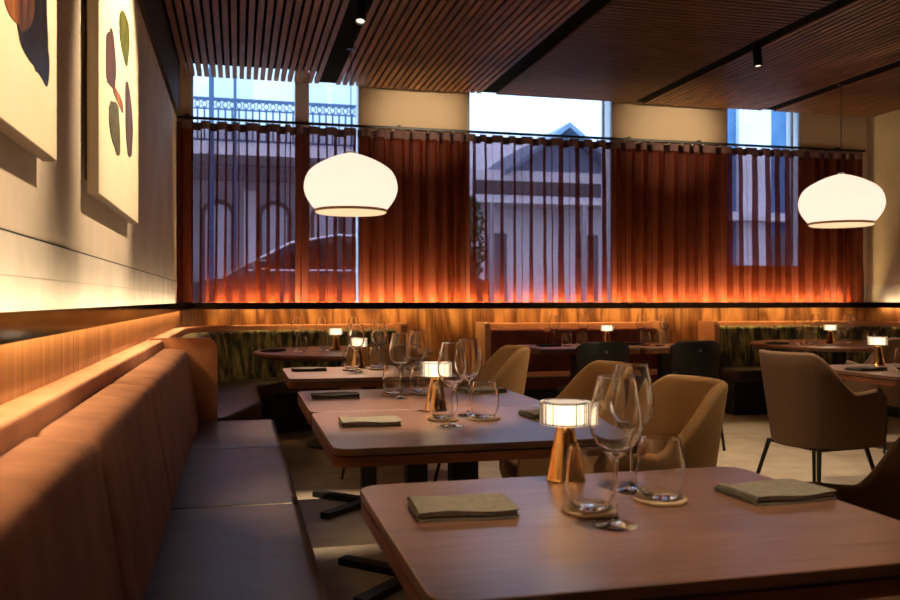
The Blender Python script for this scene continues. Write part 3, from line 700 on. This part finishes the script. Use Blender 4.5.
spot(2.38, 3.3, (1.55, 3.5, .6), SPOT_TABLE * .7, 'black track spotlight over the chairs of the third table', 40)
spot(2.38, 4.3, (1.72, 8.1, 2.92), SPOT_TABLE * 2.2, 'added unseen black spotlight brightening the beige pier left of the middle window', 19, 1, .12)  # wall washer added out of view to lift the dim pier above the curtain
spot(5.49, 4.3, (4.42, 8.1, 2.92), SPOT_TABLE * 2.2, 'added unseen black spotlight brightening the beige pier right of the middle window', 21, 1, .12)  # second added washer, unseen, brightens the other pier

# ------------------------------------------------------------------ the street outside
struct(MB().box(-30, 40, 8.37, 60, -.35, .42).build('ground', 'asphalt'), 'dark street outside')
struct(MB().box(-30, 40, 8.37, 9.0, .42, .52).build('footpath', 'render_mid'))
# terrace house with iron balcony (left window)
th_ = thing('terrace_house', 'pale terrace house with iron lace balcony seen through the left window', 'house', (0, 19.0, -.2))
def sub(b_, name, m, p=th_, **k): return b_.build(name, m, p, **k)
sub(MB().box(-9, 4.2, 0, 4, 4.3, 9.5), 'upper_wall', 'render_pale'); sub(MB().box(-9, 4.2, 0, 4, 0, 4.3), 'lower_wall', 'render_mid')
sub(MB().box(-9, 4.2, -1.25, 0, 4.28, 4.5), 'balcony_floor', 'render_pale'); sub(MB().box(-9, 4.2, -1.27, -1.2, 3.75, 4.0), 'veranda_beam', 'timber_dark')
sub(MB().box(-9, 4.2, -1.26, -1.20, 5.36, 5.42), 'top_rail', 'iron_blue'); sub(MB().box(-9, 4.2, -1.25, -1.21, 5.18, 5.21), 'middle_rail', 'iron_blue'); sub(MB().box(-9, 4.2, -1.25, -1.21, 4.55, 4.59), 'bottom_rail', 'iron_blue')
bal = MB().box(-.018, .018, -1.24, -1.215, 4.59, 5.18).mesh('baluster', 'iron_blue')
ring = MB()
for k in range(10):
    a0, a1 = 2 * PI * k / 10, 2 * PI * (k + 1) / 10
    ring.add([(.06 * math.cos(a), -1.22, 5.285 + .075 * math.sin(a)) for a in (a0, a1)] + [(.04 * math.cos(a), -1.22, 5.285 + .052 * math.sin(a)) for a in (a1, a0)] +
             [(.06 * math.cos(a), -1.24, 5.285 + .075 * math.sin(a)) for a in (a0, a1)] + [(.04 * math.cos(a), -1.24, 5.285 + .052 * math.sin(a)) for a in (a1, a0)], [(0, 1, 2, 3), (7, 6, 5, 4), (0, 4, 5, 1), (2, 6, 7, 3)])
rg = ring.mesh('lace_ring', 'iron_blue')
for i in range(42): obj('baluster', bal, th_, (-1.6 + i * .135, 0, 0)); obj('lace_ring', rg, th_, (-1.6 + i * .135, 0, 0))
for x, wd in ((-.52, .05), (-.06, .03), (2.6, .07)): sub(MB().box(x - wd, x + wd, -1.29, -1.17, 0, 8.2), 'post', 'iron_blue')
sub(MB().box(1.2, 1.9, -.03, 0, 4.6, 7.4), 'french_door', 'curtained_glass'); sub(MB().box(2.05, 3.0, -.03, 0, 4.6, 7.4), 'french_door', 'curtained_glass'); sub(MB().box(-.45, .3, -.03, 0, 4.6, 7.4), 'french_door', 'curtained_glass')
def arch(cx, wv, z0, zs):
    pts = lambda r: [(cx - r, z0)] + [(cx - r * math.cos(PI * k / 14), zs + r * math.sin(PI * k / 14)) for k in range(15)] + [(cx + r, z0)]
    a, c = pts(wv), pts(wv - .09)
    f = MB().loft([[(x, -.10, z) for x, z in a], [(x, -.10, z) for x, z in c], [(x, 0, z) for x, z in c]], False, False).build('arch_frame', 'timber_dark', th_)
    MB().loft([[(x, -.02, z) for x, z in c], [(x, .0, z) for x, z in c]], True, True).build('arch_pane', 'curtained_glass', f)
arch(-.42, .36, 1.2, 3.15); arch(.78, .36, 1.2, 3.15); arch(1.9, .36, 1.2, 3.15); arch(-2.2, .36, 1.2, 3.15)
for x in (.12, 1.40): sub(MB().box(x, x + .28, -.08, 0, 0, 3.7), 'pilaster', 'render_pale')
# gabled house (middle window)
gh = thing('gabled_house', 'pale gabled house with dark veranda seen through the middle window', 'house', (7.0, 19.0, -.2))
MB().box(-1.8, 3.2, 0, 5, 0, 4.38).build('wall', 'render_pale', gh)
MB().loft([[(x, y, z) for x, z in ((-.75, 4.38), (.49, 5.36), (1.73, 4.38))] for y in (0.0, 5)], True, True).build('gable', 'gable_slate', gh)
MB().loft([[(x, y, z) for x, z in ((-.95, 4.26), (.49, 5.36), (1.93, 4.26), (1.93, 4.38), (.49, 5.48), (-.95, 4.38))] for y in (-.5, 5)], True, True).build('roof', 'gable_slate', gh)
MB().box(-1.9, 3.3, -1.0, -.85, 3.69, 3.99).build('veranda_beam', 'timber_dark', gh); MB().box(-1.9, 3.3, -1.0, 0, 3.50, 3.60).build('veranda_roof', 'render_pale', gh)
for x in (-1.35, .95): MB().box(x, x + .45, -.04, 0, 0.3, 2.9).build('door', 'house_window', gh)
for x in (1.55,): 
    for z0, z1 in ((2.1, 2.8), (1.4, 1.75)): MB().box(x, x + .9, -.04, 0, z0, z1).build('house_window', 'house_window', gh)
for x in (-1.6, .6, 2.7): MB().box(x, x + .1, -.98, -.88, 0, 3.5).build('post', 'render_mid', gh)
rb = thing('long_roof', 'pale corrugated sheet roof behind the gabled house', 'roof', (8.5, 25.0, -.2))
m = MB(); n = 70
rings = []
for i in range(n * 2 + 1): x = -6 + 12 * i / (n * 2); d = .03 * (i % 2); rings.append([(x, -.6 - d, 4.2 + d), (x, 5 - d, 10.2 + d), (x, 5 - d, 10.1), (x, -.6 - d, 4.1)])
m.loft(rings, True, True).build('roof_sheet', 'roof_sheet', rb); MB().box(-5.8, 5.8, 0, 5, 0, 4.3).build('wall', 'render_pale', rb)
# blue building (narrow window)
bh = thing('blue_shopfront', 'blue building with pale pilasters seen through the narrow window', 'building', (13.0, 19.0, -.2))
MB().box(-1.7, 4, 0, 5, 0, 9).build('wall', 'blue_wall', bh)
for x0, x1 in ((-.85, .05), (.62, 1.35)): MB().box(x0, x1, -.15, 0, 0, 9).build('pilaster', 'render_pale', bh)
MB().box(-1.7, 4, -.5, 0, 3.3, 3.5).build('ledge', 'render_pale', bh); MB().box(.05, .62, -.03, 0, 1.3, 3.0).build('shop_window', 'house_window', bh); MB().box(-1.7, 4, -.3, 0, 0, 1.5).build('stall_riser', 'render_pale', bh)
# street tree
tt = thing('street_tree', 'small leafy street tree at the left of the middle window', 'tree', (3.95, 14.5, .42))
MB().tube([(0, 0, 0), (.03, .02, 1.2), (0, 0, 2.4)], .07, 8, .03).build('trunk', 'bark', tt, True)
rnd = random.Random(5); m = MB()
for i in range(900):
    a = rnd.uniform(0, 2 * PI); h = rnd.uniform(-1, 1); rr = .32 * math.sqrt(1 - h * h) * rnd.uniform(.4, 1); p = Vector((rr * math.cos(a), rr * math.sin(a), 1.75 + .8 * h))
    u = Vector((rnd.gauss(0, 1), rnd.gauss(0, 1), rnd.gauss(0, 1))).normalized() * .07; v_ = u.cross(Vector((rnd.gauss(0, 1), rnd.gauss(0, 1), rnd.gauss(0, 1)))).normalized() * .03
    m.add([p - u, p + v_, p + u, p - v_], [(0, 1, 2, 3)])
fo = m.build('foliage', 'leaf', tt); fo['kind'] = 'stuff'
# parked car
ca = thing('parked_car', 'dark car parked outside the left window, side on', 'car', (1.0, 10.35, .42))
def prof_ext(pts, hw, inset_top, m_, name, r=.08):
    q = round_poly(pts, r, 4); zm = max(p[1] for p in q); z0 = min(p[1] for p in q)
    f = lambda z: (hw - inset_top * max(0, (z - z0) / (zm - z0)) ** 1.3)
    rings = [[(x * .99, -f(z) * .93, z - .01) for x, z in q], [(x, -f(z), z) for x, z in q], [(x, f(z), z) for x, z in q], [(x * .99, f(z) * .93, z - .01) for x, z in q]]
    return MB().loft(rings[1:3], True, True).build(name, m_, ca, True, 30)
prof_ext([(-2.25, .28), (-2.32, .58), (-2.2, .80), (-1.15, .96), (1.45, 1.02), (1.78, .98), (1.86, .7), (1.8, .28)], .90, .06, 'car_paint', 'body', r=.12)
prof_ext([(-1.2, .93), (-.42, 1.37), (.1, 1.47), (.75, 1.44), (1.3, 1.28), (1.66, .98)], .80, .20, 'car_paint', 'cabin', r=.16)
CF = lambda z: (.80 - .20 * max(0, (z - .93) / .54) ** 1.3)
for sy in (-1, 1):
    for pts in ([(-.80, 1.06), (-.36, 1.30), (.08, 1.385), (.08, 1.06)], [(.15, 1.06), (.15, 1.39), (.70, 1.37), (.70, 1.06)], [(.77, 1.06), (.77, 1.36), (1.12, 1.26), (1.28, 1.06)]):
        MB().loft([[(x, sy * (CF(z) + e), z) for x, z in pts] for e in (-.01, .006)], True, True).build('side_window', 'car_glass', ca)
    MB().tube([(-.92, sy * .80, 1.045), (1.32, sy * .80, 1.055)], .011, 6).build('chrome_strip', 'chrome', ca)
    MB().tube([(-1.16, sy * .77, .97), (-.43, sy * .655, 1.36), (.1, sy * .615, 1.46), (.75, sy * .625, 1.43), (1.28, sy * .70, 1.27)], .018, 6).build('roof_rail', 'chrome', ca)
    rbox(-.85, -.66, sy * .95 - .08, sy * .95 + .08, 1.02, 1.15, .03).build('wing_mirror', 'car_paint', ca, True)
    MB().box(1.74, 1.85, sy * .68 - .14, sy * .68 + .14, .78, .95).build('tail_light', 'tail_red', ca)
    for x in (-1.45, 1.15):
        wh = MB().lathe([(.001, -.11), (.21, -.11), (.31, -.10), (.325, -.05), (.325, .05), (.31, .10), (.21, .11), (.001, .11)], 28).build('wheel', 'rubber', ca, True, 40); wh.rotation_euler = (R(90), 0, 0); wh.location = (x, sy * .81, .325)
        hb = MB().lathe([(.001, .115), (.2, .113), (.21, .105)], 20).build('hubcap', 'chrome', wh, True); hb.rotation_euler = (0, 0, 0) if sy < 0 else (R(180), 0, 0)
